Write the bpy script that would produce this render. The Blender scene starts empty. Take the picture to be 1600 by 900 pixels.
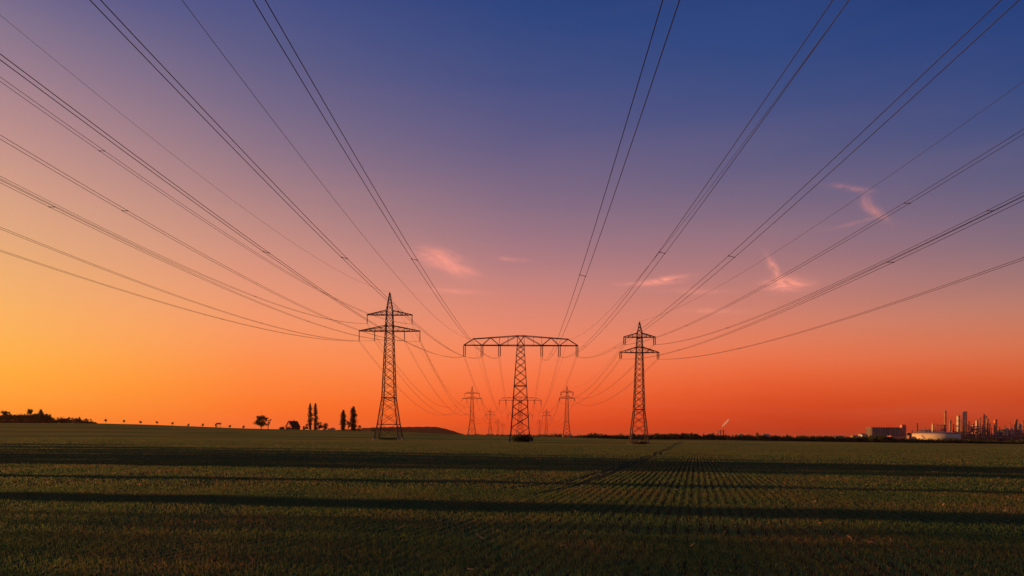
import bpy, math, random
import numpy as np
from mathutils import Matrix, Vector
random.seed(7); RNG = np.random.default_rng(7)
R = math.radians
sc = bpy.context.scene
# ------------------------------------------------------------------ camera
CAM_H = 1.9; FOC = 1066.7; PX0, PY0 = 800.0, 681.0; ROLL = R(0.4)
cd = bpy.data.cameras.new('camera'); cd.lens = 24; cd.sensor_width = 36
cd.shift_y = (PY0 - 450) / 1600; cd.clip_start = 0.1; cd.clip_end = 30000
cam = bpy.data.objects.new('camera', cd); sc.collection.objects.link(cam)
cam.matrix_world = Matrix.Translation((0, 0, CAM_H)) @ Matrix.Rotation(R(90), 4, 'X') @ Matrix.Rotation(ROLL, 4, 'Z')
sc.camera = cam
# ------------------------------------------------------------------ exposure, sun
EXPO = 1.0
sc.view_settings.view_transform = 'Standard'; sc.view_settings.look = 'None'
sc.view_settings.exposure = EXPO; sc.view_settings.gamma = 1
HAZE = 3.6e-5
SUN_AZ = R(-81.5); SUN_EL = R(4.6)          # azimuth measured from +Y towards +X
sl = bpy.data.lights.new('sun', 'SUN'); sl.energy = 4.0; sl.angle = R(0.5); sl.color = (1.0, 0.44, 0.12)
so = bpy.data.objects.new('sun', sl); sc.collection.objects.link(so)
sdir = Vector((math.sin(SUN_AZ) * math.cos(SUN_EL), math.cos(SUN_AZ) * math.cos(SUN_EL), math.sin(SUN_EL)))
so.rotation_euler = sdir.to_track_quat('Z', 'Y').to_euler(); so.location = (-60, 10, 60)
# ------------------------------------------------------------------ world
W = bpy.data.worlds.new('World'); sc.world = W; W.use_nodes = True
nt = W.node_tree; N = nt.nodes; L = nt.links; N.clear()
def s2l(c):
    return tuple((v / 255 / 12.92) if v / 255 <= .04045 else ((v / 255 + .055) / 1.055) ** 2.4 for v in c)
def nd(t, **k):
    n = N.new(t)
    for a, b in k.items(): setattr(n, a, b)
    return n
def mth(op, a, b=None, clamp=False):
    n = nd('ShaderNodeMath', operation=op); n.use_clamp = clamp
    for i, v in enumerate((a, b)):
        if v is None: continue
        if isinstance(v, (int, float)): n.inputs[i].default_value = v
        else: L.new(v, n.inputs[i])
    return n.outputs[0]
def mixc(fac, a, b, blend='MIX'):
    n = nd('ShaderNodeMix', data_type='RGBA', blend_type=blend)
    if isinstance(fac, (int, float)): n.inputs[0].default_value = fac
    else: L.new(fac, n.inputs[0])
    for i, v in ((6, a), (7, b)):
        if isinstance(v, tuple): n.inputs[i].default_value = v + (1,)
        else: L.new(v, n.inputs[i])
    return n.outputs[2]
tc = nd('ShaderNodeTexCoord'); sx = nd('ShaderNodeSeparateXYZ'); L.new(tc.outputs['Generated'], sx.inputs[0])
az = mth('ARCTAN2', sx.outputs[0], sx.outputs[1]); el = mth('ARCSINE', sx.outputs[2])
EL0, EL1 = R(-3), R(36)
elf = mth('DIVIDE', mth('SUBTRACT', el, EL0), EL1 - EL0, True)
def column(px, stops):
    """sky colours down one compass direction: (height in the picture, sRGB)"""
    a = math.atan((px - 800) / FOC)
    r = nd('ShaderNodeValToRGB'); r.color_ramp.interpolation = 'B_SPLINE'
    pts = []
    for py, c in stops:
        v = (PY0 - py) + (px - 800) * math.sin(ROLL) ; e = math.atan(v / math.hypot(FOC, px - 800))
        g_ = .3*c[0] + .5*c[1] + .2*c[2]; k_ = .07 * max(0, min(1, (500 - py) / 150)) * max(0, min(1, (py + 60) / 160)); c = tuple(v + (g_ - v)*k_ for v in c)
        pts.append(((e - EL0) / (EL1 - EL0), s2l(c)))
    pts.sort()
    els = r.color_ramp.elements
    els[0].position = max(0, pts[0][0]); els[0].color = pts[0][1] + (1,)
    els[1].position = min(1, pts[-1][0]); els[1].color = pts[-1][1] + (1,)
    for p, c in pts[1:-1]:
        e = els.new(p); e.color = c + (1,)
    L.new(elf, r.inputs[0]); return a, r.outputs[0]
COLS = [
 column(0,    [(-80,(78,84,138)),(0,(122,110,140)),(60,(140,118,141)),(130,(166,131,141)),(200,(190,142,138)),(270,(210,154,133)),(340,(224,166,126)),(410,(238,174,114)),(480,(250,179,99)),(540,(254,179,80)),(590,(255,171,60)),(630,(255,156,44)),(670,(250,132,32)),(700,(240,110,28))]),
 column(400,  [(-80,(48,66,126)),(0,(76,84,136)),(70,(88,90,135)),(140,(110,100,137)),(210,(134,112,136)),(280,(161,124,133)),(350,(192,138,129)),(420,(222,148,123)),(490,(244,154,109)),(540,(252,149,88)),(590,(255,136,62)),(630,(255,122,44)),(670,(250,102,30)),(700,(235,86,26))]),
 column(800,  [(-80,(32,58,114)),(0,(43,69,130)),(80,(55,75,132)),(150,(74,82,135)),(220,(96,91,134)),(290,(122,102,132)),(350,(148,113,131)),(410,(180,124,129)),(460,(208,133,121)),(520,(238,137,104)),(560,(250,130,84)),(600,(250,112,58)),(640,(243,88,36)),(675,(226,70,26)),(700,(200,60,24))]),
 column(1200, [(-80,(28,54,110)),(0,(39,68,129)),(100,(49,74,133)),(170,(70,81,133)),(240,(91,90,131)),(310,(117,101,130)),(370,(147,112,126)),(430,(180,122,120)),(490,(212,130,108)),(540,(232,124,86)),(580,(236,105,58)),(620,(222,80,36)),(655,(203,64,26)),(680,(190,56,24)),(700,(170,50,22))]),
 column(1600, [(-80,(26,52,108)),(0,(36,64,125)),(100,(44,70,130)),(180,(65,80,131)),(240,(86,88,129)),(310,(107,97,127)),(370,(131,107,124)),(430,(160,116,115)),(480,(188,124,104)),(530,(213,118,82)),(580,(220,95,50)),(620,(206,75,35)),(655,(188,61,27)),(685,(170,52,26)),(705,(150,46,24))]),
]
AZB = (-1.0, s2l((70, 74, 120)))
col = COLS[0][1]
for (a0, c0), (a1, c1) in zip(COLS[:-1], COLS[1:]):
    f = mth('DIVIDE', mth('SUBTRACT', az, a0), a1 - a0, True)
    col = mixc(f, col, c1)
# brighter glow towards the sun, outside the frame, and dusk behind the camera
aza = mth('ABSOLUTE', az)
back = mth('DIVIDE', mth('SUBTRACT', aza, 1.7), 0.9, True)
r = nd('ShaderNodeValToRGB'); r.color_ramp.interpolation = 'EASE'
e = r.color_ramp.elements; e[0].position = 0; e[0].color = s2l((112, 78, 84)) + (1,); e[1].position = .5; e[1].color = s2l((60, 78, 122)) + (1,)
L.new(elf, r.inputs[0])
col = mixc(back, col, r.outputs[0])
top = mth('DIVIDE', mth('SUBTRACT', el, R(33)), R(35), True)
col = mixc(top, col, s2l((92, 134, 186)))
# very faint uneven haze layers
cbh = nd('ShaderNodeCombineXYZ'); L.new(mth('MULTIPLY', az, 1.6), cbh.inputs[0]); L.new(mth('MULTIPLY', el, 16), cbh.inputs[1])
nh = nd('ShaderNodeTexNoise'); nh.inputs['Scale'].default_value = 1.3; nh.inputs['Detail'].default_value = 6; nh.inputs['Distortion'].default_value = .6; L.new(cbh.outputs[0], nh.inputs['Vector'])
lowf = mth('SUBTRACT', 1, mth('DIVIDE', el, R(26)), True)
hz = mth('MULTIPLY', mth('MULTIPLY', mth('SUBTRACT', nh.outputs[0], .42), 1.1, True), mth('ADD', mth('MULTIPLY', lowf, .8), .15))
col = mixc(mth('MULTIPLY', hz, .45, True), col, mixc(.5, col, s2l((232, 160, 140))))
# thin cirrus wisps
def wisp(px, py, wx, wy, rot, seed, amt, col, scale=1.0):
    a0 = math.atan((px - 800) / FOC); v = (PY0 - py) + (px - 800) * math.sin(ROLL)
    e0 = math.atan(v / math.hypot(FOC, px - 800))
    sxp = math.cos(a0)
    u = mth('MULTIPLY', mth('SUBTRACT', az, a0), FOC / sxp); w = mth('MULTIPLY', mth('SUBTRACT', el, e0), FOC / sxp)
    c, s = math.cos(R(rot)), math.sin(R(rot))
    u2 = mth('ADD', mth('MULTIPLY', u, c), mth('MULTIPLY', w, s)); w2 = mth('SUBTRACT', mth('MULTIPLY', w, c), mth('MULTIPLY', u, s))
    cb = nd('ShaderNodeCombineXYZ'); L.new(mth('MULTIPLY', u2, .012 * scale), cb.inputs[0]); L.new(mth('MULTIPLY', w2, .035 * scale), cb.inputs[1]); cb.inputs[2].default_value = seed
    n1 = nd('ShaderNodeTexNoise'); n1.inputs['Scale'].default_value = 1; n1.inputs['Detail'].default_value = 8; n1.inputs['Roughness'].default_value = .6; n1.inputs['Distortion'].default_value = 1.8
    L.new(cb.outputs[0], n1.inputs['Vector'])
    d = mth('ADD', mth('POWER', mth('ABSOLUTE', mth('DIVIDE', u2, wx)), 2), mth('POWER', mth('ABSOLUTE', mth('DIVIDE', w2, wy)), 2))
    g = mth('EXPONENT', mth('MULTIPLY', d, -1))
    m = mth('MULTIPLY', mth('MULTIPLY', mth('SUBTRACT', n1.outputs[0], .30, False), 3.2, True), g)
    return mixc(mth('MULTIPLY', m, amt * 1.25, True), col, s2l((255, 158, 138)))
col = wisp(684, 404, 34, 11, -8, 1.3, .8, col, 1.5)
col = wisp(702, 414, 30, 10, -30, 1.9, .7, col, 1.5)
col = wisp(722, 422, 22, 5, -12, 2.3, .55, col, 1.5)
col = wisp(704, 455, 44, 3.5, -2, 3.1, .4, col, 1.3)
col = wisp(798, 405, 24, 3, -4, 4.7, .3, col, 1.3)
col = wisp(1036, 438, 34, 4.5, 6, 5.2, .85, col, 1.3)
col = wisp(1010, 443, 46, 3, 0, 6.6, .35, col, 1.3)
col = wisp(1090, 455, 46, 4, -4, 6.1, .25, col, 1.3)
col = wisp(1228, 444, 28, 9, -3, 7.7, 1.0, col, 1.5)
col = wisp(1208, 420, 20, 5, -60, 8.4, .6, col, 1.6)
col = wisp(1364, 330, 20, 6, -42, 9.9, .38, col, 1.8)
col = wisp(1352, 313, 12, 6, -80, 10.3, .3, col, 1.8)
col = wisp(1325, 294, 28, 4, -16, 11.8, .2, col, 1.6)
col = wisp(1335, 348, 30, 2.5, 8, 12.1, .2, col, 1.6)
col = wisp(1110, 486, 44, 4, -4, 12.8, .25, col, 1.3)
bg = nd('ShaderNodeBackground'); bg.inputs[1].default_value = 2 ** -EXPO
L.new(col, bg.inputs[0]); ow = nd('ShaderNodeOutputWorld'); L.new(bg.outputs[0], ow.inputs[0])

# ------------------------------------------------------------------ helpers
def unproj(px, py, Y):
    a = px - PX0; b = py - PY0
    u = a * math.cos(ROLL) + b * math.sin(ROLL); v = -a * math.sin(ROLL) + b * math.cos(ROLL)
    return u * Y / FOC, CAM_H - v * Y / FOC
def link(o): sc.collection.objects.link(o); return o
def tag(o, label=None, cat=None, group=None, kind=None):
    if label: o['label'] = label
    if cat: o['category'] = cat
    if group: o['group'] = group
    if kind: o['kind'] = kind
    return o
def empty(name, loc, rz=0, **k):
    o = link(bpy.data.objects.new(name, None)); o.location = loc; o.rotation_euler = (0, 0, rz); return tag(o, **k)
def mesh_np(name, V, Q, mat, smooth=False):
    """V (n,3) float, Q (m,4) or (m,3) int"""
    me = bpy.data.meshes.new(name); V = np.asarray(V, np.float32); Q = np.asarray(Q, np.int32)
    k = Q.shape[1]; me.vertices.add(len(V)); me.vertices.foreach_set('co', V.ravel())
    me.loops.add(Q.size); me.loops.foreach_set('vertex_index', Q.ravel())
    me.polygons.add(len(Q)); me.polygons.foreach_set('loop_start', np.arange(0, Q.size, k, dtype=np.int32))
    me.polygons.foreach_set('loop_total', np.full(len(Q), k, np.int32))
    if smooth: me.polygons.foreach_set('use_smooth', np.ones(len(Q), bool))
    me.update(calc_edges=True); me.materials.append(mat); return me
def ob(name, me, parent=None, loc=(0, 0, 0), **k):
    o = link(bpy.data.objects.new(name, me)); o.location = loc; o.parent = parent; return tag(o, **k)
class MB:
    def __init__(s): s.v = []; s.f = []
    def bar(s, p, q, w, w2=None, h=None):
        p = Vector(p); q = Vector(q); d = (q - p)
        if d.length < 1e-6: return
        d.normalize(); up = Vector((0, 0, 1)) if abs(d.z) < .9 else Vector((0, 1, 0))
        a = d.cross(up).normalized(); b = a.cross(d); w2 = w if w2 is None else w2
        n = len(s.v)
        for c, ww in ((p, w), (q, w2)):
            for i, j in ((-1, -1), (1, -1), (1, 1), (-1, 1)):
                s.v.append(tuple(c + a * i * ww / 2 + b * j * (h or ww) / 2))
        s.f += [(n, n+1, n+2, n+3), (n+7, n+6, n+5, n+4)] + [(n+i, n+4+i, n+4+(i+1) % 4, n+(i+1) % 4) for i in range(4)]
    def box(s, c, d):
        x, y, z = c; a, b, e = d[0]/2, d[1]/2, d[2]/2; n = len(s.v)
        for k in (-e, e):
            for i, j in ((-a, -b), (a, -b), (a, b), (-a, b)): s.v.append((x+i, y+j, z+k))
        s.f += [(n+3, n+2, n+1, n), (n+4, n+5, n+6, n+7)] + [(n+i, n+(i+1) % 4, n+4+(i+1) % 4, n+4+i) for i in range(4)]
    def tube(s, pts, rad, seg=6, caps=True):
        n0 = len(s.v); P = [Vector(p) for p in pts]
        for i, p in enumerate(P):
            d = (P[min(i+1, len(P)-1)] - P[max(i-1, 0)]).normalized()
            up = Vector((0, 0, 1)) if abs(d.z) < .9 else Vector((0, 1, 0))
            a = d.cross(up).normalized(); b = a.cross(d); rr = rad[i] if hasattr(rad, '__len__') else rad
            for k in range(seg):
                t = 2 * math.pi * k / seg; s.v.append(tuple(p + a * math.cos(t) * rr + b * math.sin(t) * rr))
        for i in range(len(P) - 1):
            for k in range(seg):
                a = n0 + i * seg + k; b = n0 + i * seg + (k + 1) % seg
                s.f.append((a, b, b + seg, a + seg))
        if caps:
            s.f.append(tuple(n0 + k for k in range(seg))[::-1]); s.f.append(tuple(n0 + (len(P)-1)*seg + k for k in range(seg)))
    def lathe(s, cx, cy, prof, seg=20):
        n0 = len(s.v)
        for z, rr in prof:
            for k in range(seg):
                t = 2 * math.pi * k / seg; s.v.append((cx + rr * math.cos(t), cy + rr * math.sin(t), z))
        for i in range(len(prof) - 1):
            for k in range(seg):
                a = n0 + i * seg + k; b = n0 + i * seg + (k + 1) % seg
                s.f.append((a, b, b + seg, a + seg))
        s.f.append(tuple(n0 + k for k in range(seg))[::-1]); s.f.append(tuple(n0 + (len(prof)-1)*seg + k for k in range(seg)))
    def mesh(s, name, mat, smooth=False):
        me = bpy.data.meshes.new(name); me.from_pydata(s.v, [], s.f); me.update(); me.materials.append(mat)
        if smooth:
            for p in me.polygons: p.use_smooth = len(p.vertices) == 4
        return me
def copy_tree(o, parent=None):
    c = link(o.copy()); c.parent = parent
    for ch in list(o.children): copy_tree(ch, c)
    return c

# ------------------------------------------------------------------ materials
def mat(name, base, rough=.8, var=.25, scale=3.0, base2=None, metallic=0, trans=0.0, bump=0, coord='Object', island=False, spec=.25, base3=None):
    m = bpy.data.materials.new(name); m.use_nodes = True; t = m.node_tree; n = t.nodes; l = t.links; n.clear()
    out = n.new('ShaderNodeOutputMaterial'); p = n.new('ShaderNodeBsdfPrincipled')
    p.inputs['Roughness'].default_value = rough; p.inputs['Metallic'].default_value = metallic
    p.inputs['Specular IOR Level'].default_value = spec
    c = n.new('ShaderNodeTexCoord'); no = n.new('ShaderNodeTexNoise'); no.inputs['Scale'].default_value = scale; no.inputs['Detail'].default_value = 6
    l.new(c.outputs[coord], no.inputs['Vector'])
    rp = n.new('ShaderNodeValToRGB'); b2 = base2 or tuple(v * (1 + var) for v in base); b1 = base if base2 else tuple(v * (1 - var) for v in base)
    rp.color_ramp.elements[0].position = .35; rp.color_ramp.elements[0].color = b1 + (1,); rp.color_ramp.elements[1].position = .65; rp.color_ramp.elements[1].color = b2 + (1,)
    if base3:
        e3 = rp.color_ramp.elements.new(.82); e3.color = base3 + (1,)
    if island:
        g = n.new('ShaderNodeNewGeometry'); ad = n.new('ShaderNodeMath'); ad.operation = 'MULTIPLY_ADD'; ad.inputs[1].default_value = .5; ad.use_clamp = True
        sb = n.new('ShaderNodeMath'); sb.operation = 'SUBTRACT'; sb.inputs[1].default_value = .25
        l.new(no.outputs[0], sb.inputs[0]); l.new(g.outputs['Random Per Island'], ad.inputs[0]); l.new(sb.outputs[0], ad.inputs[2]); l.new(ad.outputs[0], rp.inputs[0])
    else: l.new(no.outputs[0], rp.inputs[0])
    l.new(rp.outputs[0], p.inputs['Base Color'])
    if bump:
        b = n.new('ShaderNodeBump'); b.inputs['Strength'].default_value = bump; b.inputs['Distance'].default_value = .05; l.new(no.outputs[0], b.inputs['Height']); l.new(b.outputs[0], p.inputs['Normal'])
    if trans:
        tr = n.new('ShaderNodeBsdfTranslucent'); l.new(rp.outputs[0], tr.inputs[0]); mx = n.new('ShaderNodeMixShader'); mx.inputs[0].default_value = trans
        l.new(p.outputs[0], mx.inputs[1]); l.new(tr.outputs[0], mx.inputs[2]); l.new(mx.outputs[0], out.inputs[0])
    else: l.new(p.outputs[0], out.inputs[0])
    return m
M = dict(
 steel=mat('galvanised_steel', (.11, .068, .045), .75, .3, 1.5, spec=.1),
 wire=mat('aluminium_cable', (.018, .015, .015), .8, .2, 1.0),
 insul=mat('brown_insulator', (.03, .018, .014), .3, .2, 4),
 concrete=mat('concrete', (.16, .15, .13), .9, .2, 2),
 bark=mat('bark', (.05, .038, .028), .9, .4, 6),
 leaf=mat('foliage', (.028, .042, .014), .7, base2=(.06, .075, .022), scale=.8, trans=.15, island=True, spec=.05),
 poplar=mat('poplar_foliage', (.026, .038, .014), .7, base2=(.055, .07, .024), scale=.8, trans=.12, island=True, spec=.05),
 hedge=mat('hedge_foliage', (.025, .035, .014), .7, base2=(.055, .062, .022), scale=.05, trans=.1, island=True, spec=.05),
 redleaf=mat('bare_twigs', (.09, .05, .03), .8, base2=(.14, .08, .045), scale=.8, trans=.1, island=True, spec=.05),
 redwall=mat('red_render', (.33, .045, .024), .85, .15, .6),
 whitewall=mat('white_render', (.38, .35, .33), .85, .1, .6),
 roof=mat('dark_tiles', (.035, .015, .009), .9, .3, 1.2, spec=.05),
 glass=mat('window_glass', (.03, .035, .04), .15, .1, 1),
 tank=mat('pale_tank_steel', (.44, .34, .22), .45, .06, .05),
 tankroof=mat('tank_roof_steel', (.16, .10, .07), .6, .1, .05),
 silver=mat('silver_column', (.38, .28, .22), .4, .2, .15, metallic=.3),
 rust=mat('rust_steel', (.22, .11, .075), .7, .3, .12),
 darksteel=mat('dark_steel', (.09, .065, .055), .7, .3, .15),
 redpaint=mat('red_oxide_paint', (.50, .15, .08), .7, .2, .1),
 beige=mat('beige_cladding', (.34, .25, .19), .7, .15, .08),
 soil=mat('bare_soil', (.045, .034, .020), .95, .4, 8, bump=.6, spec=0),
 straw=mat('dry_straw', (.26, .14, .09), .8, .2, 20),
 hill=mat('wooded_hill', (.022, .016, .009), .95, .3, .01, spec=0),
)
# ------------------------------------------------------------------ terrain
EDGE = [(-300, 660), (0, 661), (150, 661.5), (220, 663), (300, 666), (380, 669.5), (460, 671), (560, 673), (640, 675), (700, 678.5), (760, 680), (813, 681), (900, 683.5), (1000, 687), (1080, 687), (1340, 691), (1600, 694), (1900, 698)]
_ex = np.array([p[0] for p in EDGE], float); _ez = np.array([unproj(p[0], p[1], 500)[1] for p in EDGE])
def terrain(x, y):
    x = np.asarray(x, float); y = np.asarray(y, float)
    ys = np.maximum(y, 25.0)
    px = np.clip(800 + FOC * x / ys, -300, 1900)
    T = np.interp(px, _ex, _ez)
    t = np.clip(y / 500, 0, 1)
    z = T * t ** 2.2
    z = z - np.clip(y - 500, 0, 3000) * .012
    z = z + .10 * np.sin(x * .045 + y * .03) * np.clip((y - 18) / 30, 0, 1) * np.clip((400 - y) / 200, 0, 1) + .05 * np.sin(x * .11 + 1.3) * np.sin(y * .07) * np.clip(y / 40, 0, 1) + .02 * np.sin(x * .9 + y * .35) * np.sin(y * .5 - x * .2)
    return z
def tz(x, y): return float(terrain(x, y))
def ground_at(px, py):
    Y = 30.0
    for _ in range(60):
        x, z = unproj(px, py, Y); v = (CAM_H - z) / Y
        if v <= 1e-5: return None
        Y = .6 * Y + .4 * (CAM_H - tz(x, Y)) / v
    return unproj(px, py, Y)[0], Y
ROWAZ = math.atan((1088 - 800) / FOC); RD = (math.sin(ROWAZ), math.cos(ROWAZ)); RN = (RD[1], -RD[0]); ROWS = .25
ta = np.concatenate([-np.geomspace(9000, 2, 110), np.linspace(-1.8, 1.8, 9), np.geomspace(2, 9000, 110)])
tb = np.concatenate([np.linspace(-200, 0, 12), np.geomspace(2, 12000, 190)])
X, Y = np.meshgrid(ta, tb); Z = terrain(X, Y); nx, ny = len(ta), len(tb)
V = np.stack([X, Y, Z], -1).reshape(-1, 3); I = np.arange(nx * ny).reshape(ny, nx)
Q = np.stack([I[:-1, :-1], I[:-1, 1:], I[1:, 1:], I[1:, :-1]], -1).reshape(-1, 4)
def ground_mat():
    m = bpy.data.materials.new('field_soil_and_crop'); m.use_nodes = True; t = m.node_tree; n = t.nodes; l = t.links; n.clear()
    out = n.new('ShaderNodeOutputMaterial'); p = n.new('ShaderNodeBsdfPrincipled'); p.inputs['Roughness'].default_value = 1; p.inputs['Specular IOR Level'].default_value = 0
    c = n.new('ShaderNodeTexCoord')
    def noise(sc_, det=5, vec=None):
        q = n.new('ShaderNodeTexNoise'); q.inputs['Scale'].default_value = sc_; q.inputs['Detail'].default_value = det; l.new(vec or c.outputs['Object'], q.inputs['Vector']); return q
    def ma(op, a, b=None, cl=False):
        q = n.new('ShaderNodeMath'); q.operation = op; q.use_clamp = cl
        for i, v in enumerate((a, b)):
            if v is None: continue
            if isinstance(v, (int, float)): q.inputs[i].default_value = v
            else: l.new(v, q.inputs[i])
        return q.outputs[0]
    def mx(f_, a, b):
        q = n.new('ShaderNodeMix'); q.data_type = 'RGBA'; l.new(f_, q.inputs[0])
        for i, v in ((6, a), (7, b)):
            if isinstance(v, tuple): q.inputs[i].default_value = v + (1,)
            else: l.new(v, q.inputs[i])
        return q.outputs[2]
    sp = n.new('ShaderNodeSeparateXYZ'); l.new(c.outputs['Object'], sp.inputs[0])
    d = ma('ADD', ma('MULTIPLY', sp.outputs[0], RN[0]), ma('MULTIPLY', sp.outputs[1], RN[1]))
    wob = noise(.4, 3)
    ph = ma('MULTIPLY', ma('ADD', d, ma('MULTIPLY', wob.outputs[0], .06)), 2 * math.pi / ROWS)
    row = ma('ADD', ma('MULTIPLY', ma('COSINE', ph), .5), .5)
    row = ma('ADD', row, ma('MULTIPLY', ma('SUBTRACT', noise(9).outputs[0], .5), .8), True)
    big = noise(.035, 4); r1 = n.new('ShaderNodeMapRange'); r1.inputs[1].default_value = .4; r1.inputs[2].default_value = .62; l.new(big.outputs[0], r1.inputs[0])
    crop = mx(r1.outputs[0], (.050, .080, .024), (.090, .088, .030))
    soil = mx(noise(14).outputs[0], (.016, .012, .007), (.04, .028, .016))
    cc = mx(row, soil, crop)
    # far away the rows merge: band noise stretched across the view
    mp = n.new('ShaderNodeMapping'); mp.inputs['Scale'].default_value = (.004, .03, 1); l.new(c.outputs['Object'], mp.inputs[0])
    st = noise(1, 4, mp.outputs[0]); r2 = n.new('ShaderNodeMapRange'); r2.inputs[1].default_value = .38; r2.inputs[2].default_value = .62; l.new(st.outputs[0], r2.inputs[0])
    far = mx(r2.outputs[0], (.075, .098, .024), (.195, .135, .030))
    ff = n.new('ShaderNodeMapRange'); ff.inputs[1].default_value = 55; ff.inputs[2].default_value = 150; l.new(sp.outputs[1], ff.inputs[0])
    l.new(mx(ff.outputs[0], cc, far), p.inputs['Base Color'])
    b = n.new('ShaderNodeBump'); b.inputs['Strength'].default_value = 1; b.inputs['Distance'].default_value = .10
    hn = ma('ADD', noise(6, 8).outputs[0], ma('MULTIPLY', row, .25)); l.new(hn, b.inputs['Height']); l.new(b.outputs[0], p.inputs['Normal'])
    l.new(p.outputs[0], out.inputs[0]); return m
M['ground'] = ground_mat()
g = ob('field', mesh_np('field', V, Q, M['ground'], True), kind='structure', label='wide green crop field with seed rows in long evening shadows')

# tractor tracks (parallel to the rows)
TRP = [[(735, 768), (800, 764), (850, 758), (900, 749.5), (960, 733), (1008, 714.5), (1040, 703), (1062, 694.5), (1074, 690)],
       [(800, 778), (870, 768), (905, 757), (940, 745), (1000, 722), (1035, 707.5), (1056, 698.5), (1070, 692.5), (1078, 689.8)]]
TRK = []
for k, pl in enumerate(TRP):
    g_ = np.array([ground_at(*p) for p in pl]); g_ = g_[g_[:, 1] < 62]; g_ = np.vstack([g_, [g_[-1, 0] + (300 - g_[-1, 1])*.262, 300.]]); yy = np.concatenate([np.arange(g_[0, 1], 70, .6), np.arange(70, g_[-1, 1], 4)])
    xx = np.interp(yy, g_[:, 1], g_[:, 0])
    for _ in range(6): xx[1:-1] = (xx[:-2] + 2*xx[1:-1] + xx[2:]) / 4
    xx = xx + .05*np.sin(yy*.5 + k) + .03*np.sin(yy*1.3); TRK.append((yy, xx)); vs = []
    for n_, (x, y) in enumerate(zip(xx, yy)):
        x2, y2 = (xx[n_+1], yy[n_+1]) if n_ < len(xx) - 1 else (2*x - xx[n_-1], 2*y - yy[n_-1]); t_ = np.array([x2 - x, y2 - y]); t_ /= np.linalg.norm(t_)
        hw2 = (.145 + .03*math.sin(y*.9 + k)) * min(1, .1 + n_*.05)
        for e in (-hw2, hw2): a_, b_ = x + t_[1]*e, y - t_[0]*e; vs.append((a_, b_, tz(a_, b_) + .01))
    qs = [(2*i_, 2*i_+1, 2*i_+3, 2*i_+2) for i_ in range(len(xx) - 1)]
    ob('tractor_track', mesh_np('tractor_track', vs, qs, M['soil']), kind='structure', label='left wheel rut of the bare soil tractor lane' if k == 0 else 'right wheel rut of the bare soil tractor lane')

# crop blades
def blades(y0, y1, dens, h0, h1, w, jitter, per=1):
    area = .8 * 1.12 * (y1**2 - y0**2) + 4 * (y1 - y0); n = int(area * dens)
    y = np.sqrt(RNG.random(n) * (y1**2 - y0**2) + y0**2); x = (RNG.random(n) * 2 - 1) * (y * .8 * 1.06 + 2)
    # snap to rows
    d = x * RN[0] + y * RN[1]; s = x * RD[0] + y * RD[1]
    dr = np.round(d / ROWS) * ROWS + RNG.normal(0, jitter, n)
    loose = RNG.random(n) < np.where(y > 26, .10, np.where(y > 19, .28, .75)); d = np.where(loose, d, dr)
    patch = np.sin(x * .8 + 1.7 * np.sin(y * .31)) * np.sin(y * .6 + 2 * np.sin(x * .23)) + .6 * np.sin(s * 1.9 + d * 3.1)
    keep = RNG.random(n) < (.72 + .28 * patch)
    xr, yr = d * RN[0] + s * RD[0], d * RN[1] + s * RD[1]
    for ty_, tx_ in TRK: keep &= (np.abs(xr - np.interp(yr, ty_, tx_)) > .165 + .06 * RNG.random(n)) | (yr < ty_[0] + 1) | (yr > ty_[-1])
    keep &= RNG.random(n) < np.clip((185 - y) / 90, 0, 1)
    d, s = d[keep], s[keep]; n = len(d)
    x = d * RN[0] + s * RD[0]; y = d * RN[1] + s * RD[1]; z = terrain(x, y)
    H = h0 + (h1 - h0) * RNG.random(n) ** 1.5; a = RNG.random(n) * 2 * math.pi; lean = RNG.random(n) * .8 * H; la = RNG.random(n) * 2 * math.pi
    ww = w * (.6 + .8 * RNG.random(n)) * .5
    dx, dy = np.cos(a) * ww, np.sin(a) * ww; lx, ly = np.cos(la) * lean, np.sin(la) * lean
    P = np.stack([np.stack([x-dx, y-dy, z-.01], -1), np.stack([x+dx, y+dy, z-.01], -1),
                  np.stack([x+lx*.5+dx*.8, y+ly*.5+dy*.8, z+H*.6], -1), np.stack([x+lx+dx*.1, y+ly+dy*.1, z+H], -1),
                  np.stack([x+lx*.5-dx*.8, y+ly*.5-dy*.8, z+H*.6], -1)], 1)
    return P.reshape(-1, 3), n
parts = [blades(6.5, 13, 1500, .025, .085, .0075, .055), blades(13, 24, 560, .03, .09, .012, .040), blades(24, 48, 130, .035, .09, .026, .032), blades(48, 95, 26, .035, .09, .05, .035), blades(95, 180, 9, .035, .08, .085, .05)]
V = np.concatenate([p[0] for p in parts]); nb = sum(p[1] for p in parts); print('blades', nb)
Q = np.arange(nb * 5).reshape(nb, 5)
def grass_mat():
    m = mat('crop_blades', (.044, .094, .030), .55, trans=.5, island=True, scale=.25, base2=(.112, .120, .038), base3=(.17, .085, .045), spec=.12); return m
M['blade'] = grass_mat()
ob('crop_grass', mesh_np('crop_grass', V, Q, M['blade']), kind='stuff', label='short green cereal crop growing in the foreground of the field', cat='crop')
# dry straw bits lying in the crop
s = MB()
for i in range(230):
    y = math.sqrt(random.random() * (45**2 - 7.5**2) + 7.5**2); x = random.uniform(-1, 1) * y * .78; a = random.random() * 6.3; l_ = random.uniform(.03, .12) * (1 + y * .02); zz = tz(x, y) + random.uniform(.02, .06)
    mid = (x + math.cos(a) * l_ / 2, y + math.sin(a) * l_ / 2, zz + random.uniform(0, .05))
    s.tube([(x, y, zz), mid, (x + math.cos(a + .3) * l_, y + math.sin(a + .3) * l_, zz + random.uniform(-.01, .09))], .0035 + y * .00018, 4)
ob('straw_litter', s.mesh('straw_litter', M['straw']), kind='stuff', label='dry straw stalks scattered through the crop', cat='straw')

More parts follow.
